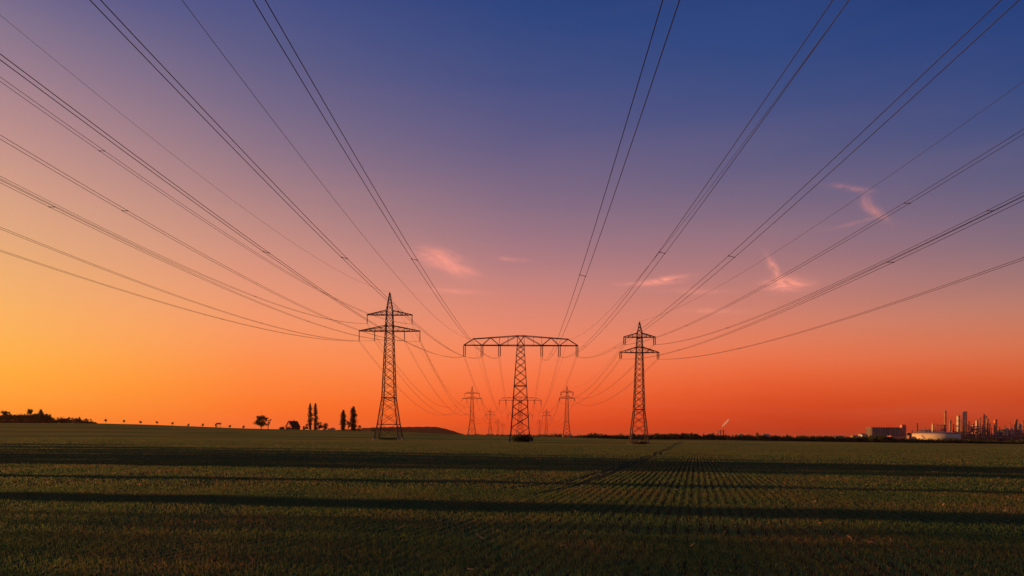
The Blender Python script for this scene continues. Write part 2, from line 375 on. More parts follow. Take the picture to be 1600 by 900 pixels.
# ------------------------------------------------------------------ pylons
def lattice(parent, levels, leg_w, br_w, panels):
    """levels: (z, halfwidth); corner posts + zigzag bracing"""
    zs = [l_[0] for l_ in levels]; hs = [l_[1] for l_ in levels]
    hw = lambda z: float(np.interp(z, zs, hs))
    C4 = ((-1, -1), (1, -1), (1, 1), (-1, 1))
    for sx_, sy_ in C4:
        b = MB()
        for i in range(len(levels) - 1):
            w0 = leg_w * (1 - .45 * zs[i] / zs[-1]); w1 = leg_w * (1 - .45 * zs[i+1] / zs[-1])
            b.bar((sx_*hs[i], sy_*hs[i], zs[i]), (sx_*hs[i+1], sy_*hs[i+1], zs[i+1]), w0, w1)
        ob('leg', b.mesh('leg', M['steel']), parent)
    b = MB()
    for z0, z1, ring in panels:
        h0, h1 = hw(z0), hw(z1)
        for k in range(4):
            a, c = C4[k], C4[(k+1) % 4]
            b.bar((a[0]*h0, a[1]*h0, z0), (c[0]*h1, c[1]*h1, z1), br_w); b.bar((c[0]*h0, c[1]*h0, z0), (a[0]*h1, a[1]*h1, z1), br_w)
            if ring: b.bar((a[0]*h1, a[1]*h1, z1), (c[0]*h1, c[1]*h1, z1), br_w * 1.5)
    ob('bracing', b.mesh('bracing', M['steel']), parent)
    for sx_, sy_ in C4:
        f = MB(); h = hs[0]; f.lathe(sx_*h, sy_*h, [(-1.2, .45), (.28, .38), (.34, .3)], 14); ob('footing', f.mesh('footing', M['concrete'], True), parent)
def auto_panels(levels, z0, z1, ratio, rings=()):
    zs = [l_[0] for l_ in levels]; hs = [l_[1] for l_ in levels]; out = []; z = z0
    while z < z1 - .2:
        h = float(np.interp(z, zs, hs)) * 2 * ratio; zn = min(z + max(h, .7), z1)
        if z1 - zn < .45 * h: zn = z1
        for r_ in rings:
            if z < r_ - .1 and zn > r_ - .35 * h: zn = r_; break
        out.append((z, zn, any(abs(zn - r_) < .01 for r_ in rings))); z = zn
    return out
def insulator(parent, x, z, length, double=0.0):
    root = None
    for k, dx in enumerate(((-double/2, double/2) if double else (0,))):
        b = MB(); prof = [(z - .15, .05)]
        n = int(length / .22); 
        for i in range(n):
            zz = z - .2 - i * (length - .35) / n; prof += [(zz, .07), (zz - .05, .17), (zz - .10, .17), (zz - .13, .07)]
        prof.append((z - length + .05, .04)); b.lathe(x + dx, 0, prof[::-1], 8)
        b.bar((x + dx, 0, z + .05), (x + dx, 0, z - .2), .05)
        ob('insulator_string', b.mesh('insulator_string', M['insul'], True), parent)
    b = MB(); b.bar((x - max(double, .4)/2 - .05, 0, z - length), (x + max(double, .4)/2 + .05, 0, z - length), .08); ob('yoke', b.mesh('yoke', M['steel']), parent)
def arm(parent, s_, zb, zt, half, hwb, hwt, w, nseg):
    """tapering cross arm: bottom chords level at zb, top chords from the body at zt down to the tip"""
    b = MB(); tip = (s_*half, 0, zb)
    for sy_ in (-1, 1):
        b.bar((s_*hwb, sy_*hwb, zb), (s_*half, sy_*.12, zb), w); b.bar((s_*hwt, sy_*hwt, zt), (s_*half, sy_*.12, zb + .12), w)
        pb = []; pt = []
        for i in range(nseg + 1):
            t = i / nseg
            pb.append((s_*(hwb + (half-hwb)*t), sy_*(hwb + (.12-hwb)*t), zb)); pt.append((s_*(hwt + (half-hwt)*t), sy_*(hwt + (.12-hwt)*t), zt + (zb + .12 - zt)*t))
        for i in range(nseg):
            if i: b.bar(pb[i], pt[i], w * .6)
            if i < nseg - 1: b.bar(pt[i], pb[i+1], w * .6)
    for i in range(1, nseg):
        t = i / nseg; y_ = hwb + (.12-hwb)*t; x_ = s_*(hwb + (half-hwb)*t); t2 = (i-1)/nseg; y2 = hwb + (.12-hwb)*t2; x2 = s_*(hwb + (half-hwb)*t2)
        b.bar((x_, -y_, zb), (x_, y_, zb), w * .6); b.bar((x2, -y2, zb), (x_, y_, zb), w * .5)
    b.bar((tip[0], -.14, zb), (tip[0], .14, zb), w * 1.3)
    ob('cross_arm', b.mesh('cross_arm', M['steel']), parent)

LD, CD_, RDp = 205., 194., 175.
def level(px, py, d, z0): return unproj(px, py, d)[1] - z0
# --- left pylon: two arms, six strings
lx, lz = unproj(607.5, 686.5, LD); 
LH = lambda py: level(608, py, LD, lz)
def build_left():
    t = empty('lattice_pylon', (lx, LD, lz), -.018)
    Z = dict(f=LH(663), w=LH(621.5), lb=LH(517.5), lt=LH(509), ub=LH(492.3), ut=LH(485), pk=LH(456))
    lv = [(-.1, 3.65), (Z['f'], 2.9), (Z['w'], 1.85), (Z['lb'], 1.12), (Z['ut'], .88), (Z['pk'] - .3, .12)]
    pn = auto_panels(lv, .3, Z['w'], .62, (Z['f'], Z['w'])) + auto_panels(lv, Z['w'], Z['ut'], .68, (Z['lb'], Z['lt'], Z['ub'])) + auto_panels(lv, Z['ut'], Z['pk'] - .6, .9)
    lattice(t, lv, .26, .11, pn)
    for s_ in (-1, 1):
        arm(t, s_, Z['lb'], Z['lt'], 9.2, 1.12, 1.08, .17, 5); arm(t, s_, Z['ub'], Z['ut'], 6.85, .98, .9, .16, 4)
        insulator(t, s_*9.15, Z['lb'], 2.95); insulator(t, s_*4.5, Z['lb'], 2.9); insulator(t, s_*6.75, Z['ub'], 2.6)
    b = MB(); b.bar((0, 0, Z['pk'] - .9), (0, 0, Z['pk'] + .15), .14, .07); ob('peak', b.mesh('peak', M['steel']), t)
    return t
cx_, cz_ = unproj(812.5, 691, CD_); CH = lambda py: level(812, py, CD_, cz_)
def build_centre():
    t = empty('wide_pylon', (cx_, CD_, cz_), -.02)
    Z = dict(r=CH(603), b=CH(539.8), t=CH(525), e=CH(529.8))
    lv = [(-.1, 3.2), (CH(677), 2.6), (CH(640), 2.15), (Z['r'], 1.75), (Z['b'], 1.0), (Z['t'], .95)]
    pn = auto_panels(lv, .3, Z['r'], .62, (Z['r'],)) + auto_panels(lv, Z['r'], Z['b'], .72, (Z['b'],)) + [(Z['b'], Z['t'], True)]
    lattice(t, lv, .26, .115, pn)
    for s_ in (-1, 1):
        b = MB(); w = .165; half = 16.25; xe = 13.4
        # bottom chord taper in plan: 1.0 at the body to 0.5 at the end
        yb = lambda x: 1.0 - .55 * (abs(x) - 1) / (half - 1)
        zt_ = lambda x: Z['t'] + (Z['e'] - Z['t']) * (abs(x) - 1) / (xe - 1)
        nodes_b = [1.0, 6.0, 11.0, half]; nodes_t = [1.0, 3.6, 8.6, xe]
        for sy_ in (-1, 1):
            b.bar((s_*1, sy_*yb(1), Z['b']), (s_*half, sy_*yb(half), Z['b']), w * 1.15)
            b.bar((s_*.95, sy_*.95, Z['t']), (s_*xe, sy_*yb(xe), Z['e']), w); b.bar((s_*xe, sy_*yb(xe), Z['e']), (s_*half, sy_*yb(half), Z['b']), w * .8)
            zz = [(1.0, 1), (6.0, 0), (8.6, 1), (11.0, 0), (xe, 1)]
            for (xa, ta_), (xb, tb_) in zip(zz[:-1], zz[1:]):
                pa = (s_*xa, sy_*yb(xa), zt_(xa) if ta_ else Z['b']); pb_ = (s_*xb, sy_*yb(xb), zt_(xb) if tb_ else Z['b']); b.bar(pa, pb_, w * .75)
            for xa in (3.6, 6.0): b.bar((s_*xa, sy_*yb(xa), Z['b']), (s_*xa, sy_*yb(xa), zt_(xa)), w * .4)
        for xa in (3.5, 6.0, 8.5, 11.0, 13.5, half): b.bar((s_*xa, -yb(xa), Z['b']), (s_*xa, yb(xa), Z['b']), w * .5)
        for xa in (3.6, 8.6, xe): b.bar((s_*xa, -yb(xa), zt_(xa)), (s_*xa, yb(xa), zt_(xa)), w * .5)
        ob('cross_arm', b.mesh('cross_arm', M['steel']), t)
        for xa in (6.0, 11.0, 16.0): insulator(t, s_*xa, Z['b'], 3.15, .5)
        p = MB(); p.bar((s_*xe, 0, Z['e'] - .1), (s_*xe, 0, Z['e'] + .35), .12); ob('earth_wire_clamp', p.mesh('earth_wire_clamp', M['steel']), t)
    return t
rx, rz_ = unproj(998, 695, RDp); RH = lambda py: level(998, py, RDp, rz_)
def build_right():
    t = empty('slim_pylon', (rx, RDp, rz_), -.02)
    Z = dict(w=RH(640), lb=RH(551), lt=RH(542.5), ub=RH(527), ut=RH(520.5), pk=RH(502.3), q=RH(680))
    lv = [(-.1, 2.25), (Z['w'], 1.28), (Z['lb'], .82), (Z['ut'], .6), (Z['pk'] - .2, .08)]
    pn = auto_panels(lv, .3, Z['w'], .6, (Z['w'],)) + auto_panels(lv, Z['w'], Z['ut'], .7, (Z['lb'], Z['lt'], Z['ub'])) + auto_panels(lv, Z['ut'], Z['pk'] - .5, .9)
    lattice(t, lv, .22, .10, pn)
    for s_ in (-1, 1):
        arm(t, s_, Z['lb'], Z['lt'], 5.0, .82, .78, .15, 3); arm(t, s_, Z['ub'], Z['ut'], 4.05, .66, .6, .14, 3)
        insulator(t, s_*4.78, Z['lb'], 1.6, .42); insulator(t, s_*3.83, Z['ub'], 1.95, .42)
    b = MB(); b.bar((0, 0, Z['pk'] - .8), (0, 0, Z['pk'] + .15), .12, .06); ob('peak', b.mesh('peak', M['steel']), t)
    return t
PL, PC, PR = build_left(), build_centre(), build_right()
tag(PL, 'tall dark lattice pylon with two stacked cross arms left of the wide pylon', 'pylon', 'high voltage pylons')
tag(PC, 'large flat-topped pylon with one very wide single cross arm in the middle', 'pylon', 'high voltage pylons')
tag(PR, 'slender pylon with two short cross arms standing right of the wide pylon', 'pylon', 'high voltage pylons')
rows = {'L': [(lx, LD, lz)], 'C': [(cx_, CD_, cz_)], 'R': [(rx, RDp, rz_)]}
def far(src, key, px, d, base_py, label, sc_=1.0):
    x, z = unproj(px, base_py, d); o = copy_tree(src); o.location = (x, d, z); o.scale = (sc_,)*3
    tag(o, label, 'pylon', 'distant pylons along the line'); rows[key].append((x, d, z, sc_)); return o
far(PL, 'L', 737.3, 620, 679, 'largest of the distant double-armed pylons, left of the wide pylon')
far(PL, 'L', 765.8, 1010, 680, 'second distant double-armed pylon between the left one and the wide pylon', .92)
far(PL, 'L', 778, 1480, 680.5, 'third distant double-armed pylon, just left of the far wide pylon', .85)
far(PL, 'L', 785.5, 1950, 681, 'tiny fourth distant double-armed pylon, nearly hidden beside the wide pylon', .85)
far(PC, 'C', 812.5, 525, 681.5, 'distant flat-topped wide pylon seen through the legs of the near one')
far(PC, 'C', 812.7, 880, 681.5, 'tiny flat-topped wide pylon, farthest one behind the near wide pylon')
far(PR, 'R', 885.5, 435, 680.5, 'largest distant slim pylon between the wide pylon and right pylon')
far(PR, 'R', 853.6, 800, 681, 'second distant slim pylon just right of the wide pylon')
far(PR, 'R', 843, 1260, 681, 'tiny far slim pylon close beside the right legs of the wide pylon')

# ------------------------------------------------------------------ cables
# (attachment x, z, drift, curvature, low point) of every conductor on its way over the camera
SP = {'C': 194., 'L': 205., 'R': 175.}
WR = {
 'C': ([(-13.70, 24.35, .0199, 4.594e-4, 2), (-8.76, 24.29, .0177, 4.721e-4, 2), (-3.79, 24.33, .0193, 4.773e-4, 2), (8.21, 24.41, .0238, 5.260e-4, 2), (13.21, 24.54, .0216, 4.609e-4, 2), (18.21, 24.57, .0237, 4.725e-4, 2), (-11.28, 29.46, .0098, 4.914e-4, 1), (15.63, 29.46, .0145, 4.680e-4, 1)], 45.),
 'L': ([(-46.12, 30.01, .0321, 4.873e-4, 2), (-41.51, 30.24, .0094, 5.362e-4, 2), (-32.48, 30.2, .0222, 5.139e-4, 2), (-27.77, 30.14, .0157, 5.234e-4, 2), (-43.75, 35.31, -.0036, 5.692e-4, 2), (-30.21, 35.31, .0117, 5.486e-4, 2), (-37.0, 44.68, .0082, 5.618e-4, 1)], 60.),
 'R': ([(28.65, 25.44, .0211, 4.410e-4, 2), (36.08, 25.49, .0361, 4.691e-4, 2), (27.68, 21.84, .0217, 4.571e-4, 2), (37.19, 21.78, .0257, 4.333e-4, 2), (32.35, 31.4, .0205, 4.779e-4, 1)], 40.),
}
WL = {
 'C': ['outermost left string of the wide middle pylon', 'second left string of the wide middle pylon', 'innermost left string of the wide middle pylon', 'innermost right string of the wide middle pylon', 'second right string of the wide middle pylon', 'outermost right string of the wide middle pylon', 'left top corner of the wide middle pylon', 'right top corner of the wide middle pylon'],
 'L': ['lower arm tip at far left of the left pylon', 'inner left string on the lower arm of the left pylon', 'inner right string on the lower arm of the left pylon', 'right lower arm tip of the left pylon', 'upper arm tip at left of the left pylon', 'upper arm tip at right of the left pylon', 'peak of the left pylon'],
 'R': ['upper arm tip at left of the right pylon', 'upper arm tip at right of the right pylon', 'lower arm tip at left of the right pylon', 'lower arm tip at right of the right pylon', 'peak of the right pylon'],
}
for key, (ws, ym) in WR.items():
    d = SP[key]; rl = rows[key]; x0c, y0c, z0c = rl[0]
    for (ax, az_, mm, kk, nn), lab in zip(ws, WL[key]):
        def pos(y):
            return np.array([ax + mm*(y - d), y, az_ + kk*((y - ym)**2 - (d - ym)**2)])
        paths = [[pos(y) for y in np.linspace(2*ym - d, d, 70)]]
        prev = np.array([ax, d, az_]); dx0, dz0 = ax - x0c, az_ - z0c
        for seg in rl[1:4]:
            s_ = seg[3]; nxt = np.array([seg[0] + dx0*s_, seg[1], seg[2] + dz0*s_]); span = nxt[1] - prev[1]
            sag = span**2/4 * (3.9e-4 if span < 420 else 3.4e-4)
            sag = min(sag, prev[2] - z0c - 8.5 if nn == 2 else sag)
            paths.append([prev + (nxt - prev)*t + np.array([0, 0, -4*sag*t*(1-t)]) for t in np.linspace(0, 1, 28)][1:]); prev = nxt
        pts = [p for q in paths for p in q]
        rad = [.0155 + .011*min(1, max(0, p[1] - 30)/200) for p in pts]
        if nn == 1:
            b = MB(); b.tube(pts, [r_*.8 for r_ in rad], 5)
            ob('earth_cable', b.mesh('earth_cable', M['wire'], True), label='single thin earth cable from the ' + lab, cat='cable', group='overhead cables')
        else:
            root = empty('twin_cable', tuple(pts[69]), label='twin cable hung from the ' + lab, cat='cable', group='overhead cables')
            o0 = Vector(pts[69])
            tilt = -.10 if key == 'C' else 0.0
            offs = [np.array([-.2, 0, -tilt/2]), np.array([.2, 0, tilt/2])]
            for o_ in offs:
                b = MB(); b.tube([tuple(Vector(p + o_) - o0) for p in pts], rad, 5); ob('cable_strand', b.mesh('cable_strand', M['wire'], True), root)
            ref = {'C': 46, 'L': 53, 'R': 45}[key]
            for ysp in (ref - 55, ref, ref + 62):
                if ysp > d - 8: continue
                q = pos(ysp); b = MB(); a0 = q + offs[0]*1.15; a1 = q + offs[1]*1.15; b.bar(tuple(Vector(a0) - o0), tuple(Vector(a1) - o0), .03)
                for o_ in offs: c_ = Vector(q + o_) - o0; b.bar(tuple(c_ - Vector((0, .09, 0))), tuple(c_ + Vector((0, .07, 0))), .05)
                ob('spacer', b.mesh('spacer', M['steel']), root)

# ------------------------------------------------------------------ vegetation
def leafcloud(clusters, nper, size, flat=1.0):
    """clusters: (x,y,z,rx,ry,rz); returns verts/quads of small tilted leaf clumps"""
    Vs = []
    for (x, y, z, a, b, c) in clusters:
        n = nper; u = RNG.normal(size=(n, 3)); u /= np.linalg.norm(u, axis=1)[:, None]; r_ = RNG.random(n) ** .45 * (1 + .25 * RNG.normal(size=n))
        P = u * r_[:, None] * np.array([a, b, c]) + np.array([x, y, z])
        t1 = RNG.normal(size=(n, 3)); t1 /= np.linalg.norm(t1, axis=1)[:, None]; t2 = np.cross(t1, RNG.normal(size=(n, 3))); t2 /= np.linalg.norm(t2, axis=1)[:, None]
        s_ = size * (.5 + RNG.random(n))[:, None] * .5
        Vs.append(np.stack([P - t1*s_, P - t2*s_*.6, P + t1*s_, P + t2*s_*.6], 1).reshape(-1, 3))
    V = np.concatenate(Vs); return V, np.arange(len(V)).reshape(-1, 4)
def tree(name, x, y, h, w, kind, label, cat='tree', group=None, m='leaf', n=14, nper=110, size=.5, z=None):
    z = tz(x, y) if z is None else z
    t = empty(name, (x, y, z), label=label, cat=cat, group=group)
    cl = []
    if kind == 'poplar':
        base = .06 * h
        for i in range(n):
            f = (i + .5) / n; zz = base + (h - base) * f; r_ = w/2 * (math.sin(math.pi * min(1, f*.86 + .12)) ** .6) * random.uniform(.72, 1.12)
            for k in range(2): cl.append((random.uniform(-.3, .3)*r_, random.uniform(-.3, .3)*r_, zz + random.uniform(-.4, .4), r_*1.02, r_*1.02, h/n*1.1))
        cl.append((0, 0, h*.97, w*.08, w*.08, h*.05)); th = h * .9
    elif kind == 'young':
        for i in range(n): a = random.random()*6.3; cl.append((math.cos(a)*w*.2, math.sin(a)*w*.2, h - w*.5 + random.uniform(-.25, .3)*w, w*.24, w*.24, w*.24))
        th = h*.7
    elif kind == 'bush':
        for i in range(n): a = random.random()*6.3; r_ = random.random()**.5*w*.36; cl.append((math.cos(a)*r_, math.sin(a)*r_, h*random.uniform(.15, .62), w*.2, w*.2, h*.27))
        th = h*.5
    else:
        cb = {'round': .22, 'low': .08, 'open': .25}[kind] * h
        for i in range(n):
            a = random.random()*6.3; f = random.random(); r_ = w*.40*math.sin(math.pi*(.15 + .72*f))**.6 * random.random()**.4
            cl.append((math.cos(a)*r_, math.sin(a)*r_, cb + (h*.93 - cb)*(.08 + .86*f), w*random.uniform(.12, .21), w*random.uniform(.12, .21), h*random.uniform(.08, .15)))
        th = h*.75
    V_, Q_ = leafcloud(cl, nper, size); V_[:, 2] = np.maximum(V_[:, 2], .02); ob('crown', mesh_np('crown', V_, Q_, M[m]), t)
    b = MB(); tr = max(.06, h*.018) * (1.3 if kind in ('round', 'open') else 1)
    b.tube([(0, 0, -.3), (.02*h*random.uniform(-1, 1), 0, th*.4), (.02*h*random.uniform(-1, 1), 0, th)], [tr*1.3, tr, tr*.25], 7)
    if kind != 'bush':
        for k in range(7):
            c = random.choice(cl); zb = random.uniform(.25, .6)*th; b.tube([(0, 0, zb), (c[0]*.5, c[1]*.5, (zb + c[2])*.5), (c[0], c[1], c[2])], [tr*.5, tr*.32, tr*.12], 5)
    ob('trunk', b.mesh('trunk', M['bark'], True), t)
    return t
def at(px, base_py, top_py, w_px, d, kind, name, label, sink=True, **k):
    x, zb = unproj(px, base_py, d); g_ = tz(x, d); h = (base_py - top_py) * d / FOC
    zt = zb + h
    return tree(name, x, d, max(.8, zt - g_), w_px * d / FOC, kind, label, z=g_, **k)
D1 = 560
at(408, 670, 648.5, 22, D1 - 28, 'round', 'round_tree', 'broad round tree standing alone left of the red house', n=34, nper=90, size=.7)
at(419, 670, 650, 12, D1 - 24, 'open', 'thin_tree', 'thin sparse tree touching the right side of the round tree', m='redleaf', n=12, nper=26, size=.45)
at(484.5, 671, 631.5, 8.6, D1, 'poplar', 'poplar_tree', 'tall narrow poplar right of the house, left one of the tallest pair', m='poplar', group='poplars by the farmstead', n=22, nper=75, size=.6)
at(492.7, 671, 632, 8.4, D1 + 4, 'poplar', 'poplar_tree', 'tall narrow poplar right of the house, right one of the tallest pair', m='poplar', group='poplars by the farmstead', n=22, nper=75, size=.6)
at(536.5, 673, 642, 11, D1, 'poplar', 'poplar_tree', 'shorter bushy poplar between the bushes and the widest poplar', m='poplar', group='poplars by the farmstead', n=16, nper=110, size=.7)
at(552, 673, 637, 12.5, D1, 'poplar', 'poplar_tree', 'widest poplar, rightmost of the four by the farmstead', m='poplar', group='poplars by the farmstead', n=17, nper=130, size=.7)
at(477.5, 671, 662, 10, D1 - 6, 'low', 'small_tree', 'small round tree between the red house and the tall poplars', n=12, nper=90, size=.5)
at(499, 672, 659, 14, D1 - 6, 'low', 'small_tree', 'round dark tree just right of the tall poplar pair', n=16, nper=100, size=.5)
at(508.5, 672, 660.5, 12.5, D1 - 2, 'low', 'small_tree', 'smaller round tree right of the first one beside the tall poplars', n=14, nper=100, size=.5)
at(518, 672.5, 665.5, 13, D1 - 2, 'bush', 'shrub', 'low reddish shrub between the round trees and shorter poplar', cat='shrub', m='redleaf', n=12, nper=70, size=.45)
at(544, 673, 656, 8.5, D1 + 3, 'low', 'small_tree', 'low tree filling the gap between the two right poplars', n=10, nper=90, size=.5)
at(561.5, 673, 664, 9, D1 - 2, 'low', 'shrub', 'small shrub at the right foot of the widest poplar', cat='shrub', n=9, nper=80, size=.45)
at(584, 674, 670.2, 9, D1 - 2, 'bush', 'shrub', 'very low shrub at the left foot of the left pylon', cat='shrub', n=8, nper=70, size=.4)
at(441, 670.5, 665, 12, D1 - 2, 'bush', 'hedge_bush', 'dark hedge bush against the left gable of the red house', cat='shrub', n=14, nper=90, size=.45)
AV = [(165, 654.5), (193.5, 655.8), (219.5, 657.2), (245, 657.5), (269.5, 659.5), (294, 661.5), (316.5, 661.5), (359.3, 664), (380.3, 664.3)]
for i, (px, ty) in enumerate(AV):
    b_ = float(np.interp(px, _ex, [p[1] for p in EDGE])) + .6
    at(px, b_, ty, 4.6 if i not in (3, 8) else 5.4, 500 + (i % 3)*4, 'young', 'young_tree',
       'small ball-crowned roadside tree on the horizon, number %s of the row from the left' % ('one', 'two', 'three', 'four', 'five', 'six', 'seven', 'eight', 'nine')[i], group='young trees along the road', n=8, nper=34, size=.4)
at(337.5, 668.4, 661.5, 3.2, 500, 'low', 'small_tree', 'narrow dark bush beside the raised hide on the horizon', n=8, nper=50, size=.4)
x, z = unproj(341.8, 668.5, 500); t = empty('raised_hide', (x, 500, tz(x, 500)), label='small raised wooden hide on posts between the young roadside trees', cat='hide')
hb = unproj(341.8, 660.8, 500)[1] - tz(x, 500)
for sx_ in (-1, 1):
    for sy_ in (-1, 1): b = MB(); b.bar((sx_*1.1, sy_*.8, -.2), (sx_*1.0, sy_*.7, hb - 1.0), .13); ob('leg', b.mesh('leg', M['bark']), t)
b = MB(); b.box((0, 0, hb - .6), (2.8, 1.8, .9)); ob('cabin', b.mesh('cabin', M['darksteel']), t)
b = MB(); b.bar((-1.6, 0, hb - .02), (1.6, 0, hb + .14), 2.1, h=.12); ob('roof', b.mesh('roof', M['roof']), t)

# red house
hx, hz = unproj(457.5, 671, D1); hg = tz(hx, D1); U = D1 / FOC
house = empty('farm_house', (hx, D1, hg - .1), R(52), label='red-walled farmhouse with dark steep roof, gable lit by the evening sun', cat='house')
eave = (671 - 664.5)*U; ridge = (671 - 655.8)*U; wl, wd = 7.8, 8.6
b = MB(); hw_ = wd/2
b.v = [(-wl/2, -hw_, 0), (wl/2, -hw_, 0), (wl/2, hw_, 0), (-wl/2, hw_, 0), (-wl/2, -hw_, eave), (wl/2, -hw_, eave), (wl/2, hw_, eave), (-wl/2, hw_, eave), (-wl/2, 0, ridge), (wl/2, 0, ridge)]
b.f = [(0, 1, 5, 4), (2, 3, 7, 6), (3, 0, 4, 8, 7), (1, 2, 6, 9, 5), (4, 5, 9, 8), (6, 7, 8, 9)]
ob('wall', b.mesh('wall', M['redwall']), house)
for s_ in (-1, 1):
    b = MB(); n0 = Vector((0, s_*(ridge - eave), hw_)).normalized()*.22; oh = .5
    p = [(-wl/2 - .3, s_*(hw_ + oh), eave - oh*(ridge - eave)/hw_ + .08), (wl/2 + .3, s_*(hw_ + oh), eave - oh*(ridge - eave)/hw_ + .08), (wl/2 + .3, 0, ridge + .08), (-wl/2 - .3, 0, ridge + .08)]
    b.v = p + [tuple(Vector(q) + n0) for q in p]; b.f = [(0, 1, 2, 3), (7, 6, 5, 4), (0, 4, 5, 1), (1, 5, 6, 2), (2, 6, 7, 3), (3, 7, 4, 0)]
    rf = ob('roof', b.mesh('roof', M['roof']), house)
    if s_ < 0: b = MB(); b.box((1.2, .4, ridge + .5), (.7, .7, 1.6)); ob('chimney', b.mesh('chimney', M['redwall']), rf)
for (yy, zz) in ((-2, 1.7), (2, 1.7), (0, 4.4)):
    b = MB(); b.box((-wl/2 - .03, yy, zz), (.1, 1.0, 1.2)); ob('window', b.mesh('window', M['glass']), house)
for xx in (-2.2, 1.0, 3.0):
    b = MB(); b.box((xx, -hw_ - .03, 1.6), (1.0, .1, 1.2)); ob('window', b.mesh('window', M['glass']), house)
x, z = unproj(514, 672, D1 - 12); b = MB(); b.box((0, 0, .5), (21*U, .3, 1.5)); b.box((0, 0, 1.3), (21*U + .1, .42, .1))
ob('garden_wall', b.mesh('garden_wall', M['whitewall']), None, (x, D1 - 12, tz(x, D1 - 12)), label='long low pale wall in front of the farmstead shrubs', cat='wall')

# left wood on the horizon
def woodmass(name, pts, d, dd, label, m='hedge', nper=46, size=.9, step=1.6, kind='stuff'):
    """pts: (px, top_py); crowns massed down to the ground"""
    cl = []; a = np.array(pts, float); px = a[0, 0]
    while px < a[-1, 0]:
        ty = np.interp(px, a[:, 0], a[:, 1]) + random.uniform(-1.2, 1.1) + .5*math.sin(px*.31)
        for k in range(2):
            yy = d + random.uniform(0, dd); x, zt = unproj(px, ty if k == 0 else ty + random.uniform(.4, 2.2), yy); g_ = tz(x, yy); h = max(.8, zt - g_)
            nz = max(1, int(h / 2.2))
            for j in range(nz): cl.append((x + random.uniform(-.8, .8), yy, g_ + h*(j + .5)/nz, step*U*1.5, 1.8, h/nz*.58))
        px += step * random.uniform(.6, 1.3)
    V_, Q_ = leafcloud(cl, nper, size); return ob(name, mesh_np(name, V_, Q_, M[m]), label=label, kind=kind, cat='wood')
woodmass('wood', [(-60, 641), (-10, 646), (0, 649), (20, 648.5), (36, 648.5), (60, 647), (75, 648.5), (84, 653), (95, 654.5), (118, 654), (146, 660), (150, 662)], 505, 18, 'dark wood on the rise at the left edge of the field', step=1.8)
at(9, 661, 641, 17, 512, 'round', 'wood_tree', 'broad tree at the left edge rising above the dark wood', n=22, nper=70, size=.7)
at(46.5, 661, 638, 11, 512, 'low', 'wood_tree', 'highest pointed tree rising from the dark wood on the left', n=18, nper=80, size=.7)
at(63.5, 661, 640.5, 9, 510, 'poplar', 'wood_tree', 'conical tree in the dark wood beside the highest pointed tree', m='poplar', n=10, nper=110, size=.6)
at(74, 661, 645.5, 12, 510, 'round', 'wood_tree', 'flat-crowned tree at the right shoulder of the dark wood', n=14, nper=70, size=.6)
for i, (px, ty, ww) in enumerate(((97, 652, 8), (108, 651.5, 9), (118, 651.5, 8), (125.5, 651, 6), (135, 653.5, 8), (142.5, 654.5, 7))):
    at(px, 661.5, ty, ww, 504, 'low', 'hedge_tree', 'low tree in the tapering hedge right of the left wood, number %s from the wood' % ('one', 'two', 'three', 'four', 'five', 'six')[i], group='hedge trees beside the left wood', n=9, nper=60, size=.5)
# wooded hill far off
hp = [(380, 684), (470, 676), (555, 670), (580, 668), (600, 667.5), (640, 667), (672, 666.7), (686, 667.5), (700, 671), (712, 674.5), (722, 678), (735, 682)]
hp2 = np.array(hp, float); vs = []; cols = np.linspace(380, 735, 160)
for px in cols:
    ty = np.interp(px, hp2[:, 0], hp2[:, 1])
    cj = .2*math.sin(px*.45) + random.uniform(-.2, .2)
    for (dy, f) in ((2300, 0), (2600, .6), (2900, 1), (3300, .7), (3800, 0)):
        x, z = unproj(px, ty + (cj if dy == 2900 else .6), 2900); x = x * dy / 2900; vs.append((x, dy, -45 + (z + 45)*f))
n_ = len(cols); qs = [(i*5 + j, (i+1)*5 + j, (i+1)*5 + j + 1, i*5 + j + 1) for i in range(n_ - 1) for j in range(4)]
ob('hills', mesh_np('hills', vs, qs, M['hill'], True), kind='structure', label='low wooded hill on the horizon behind the left pylon')
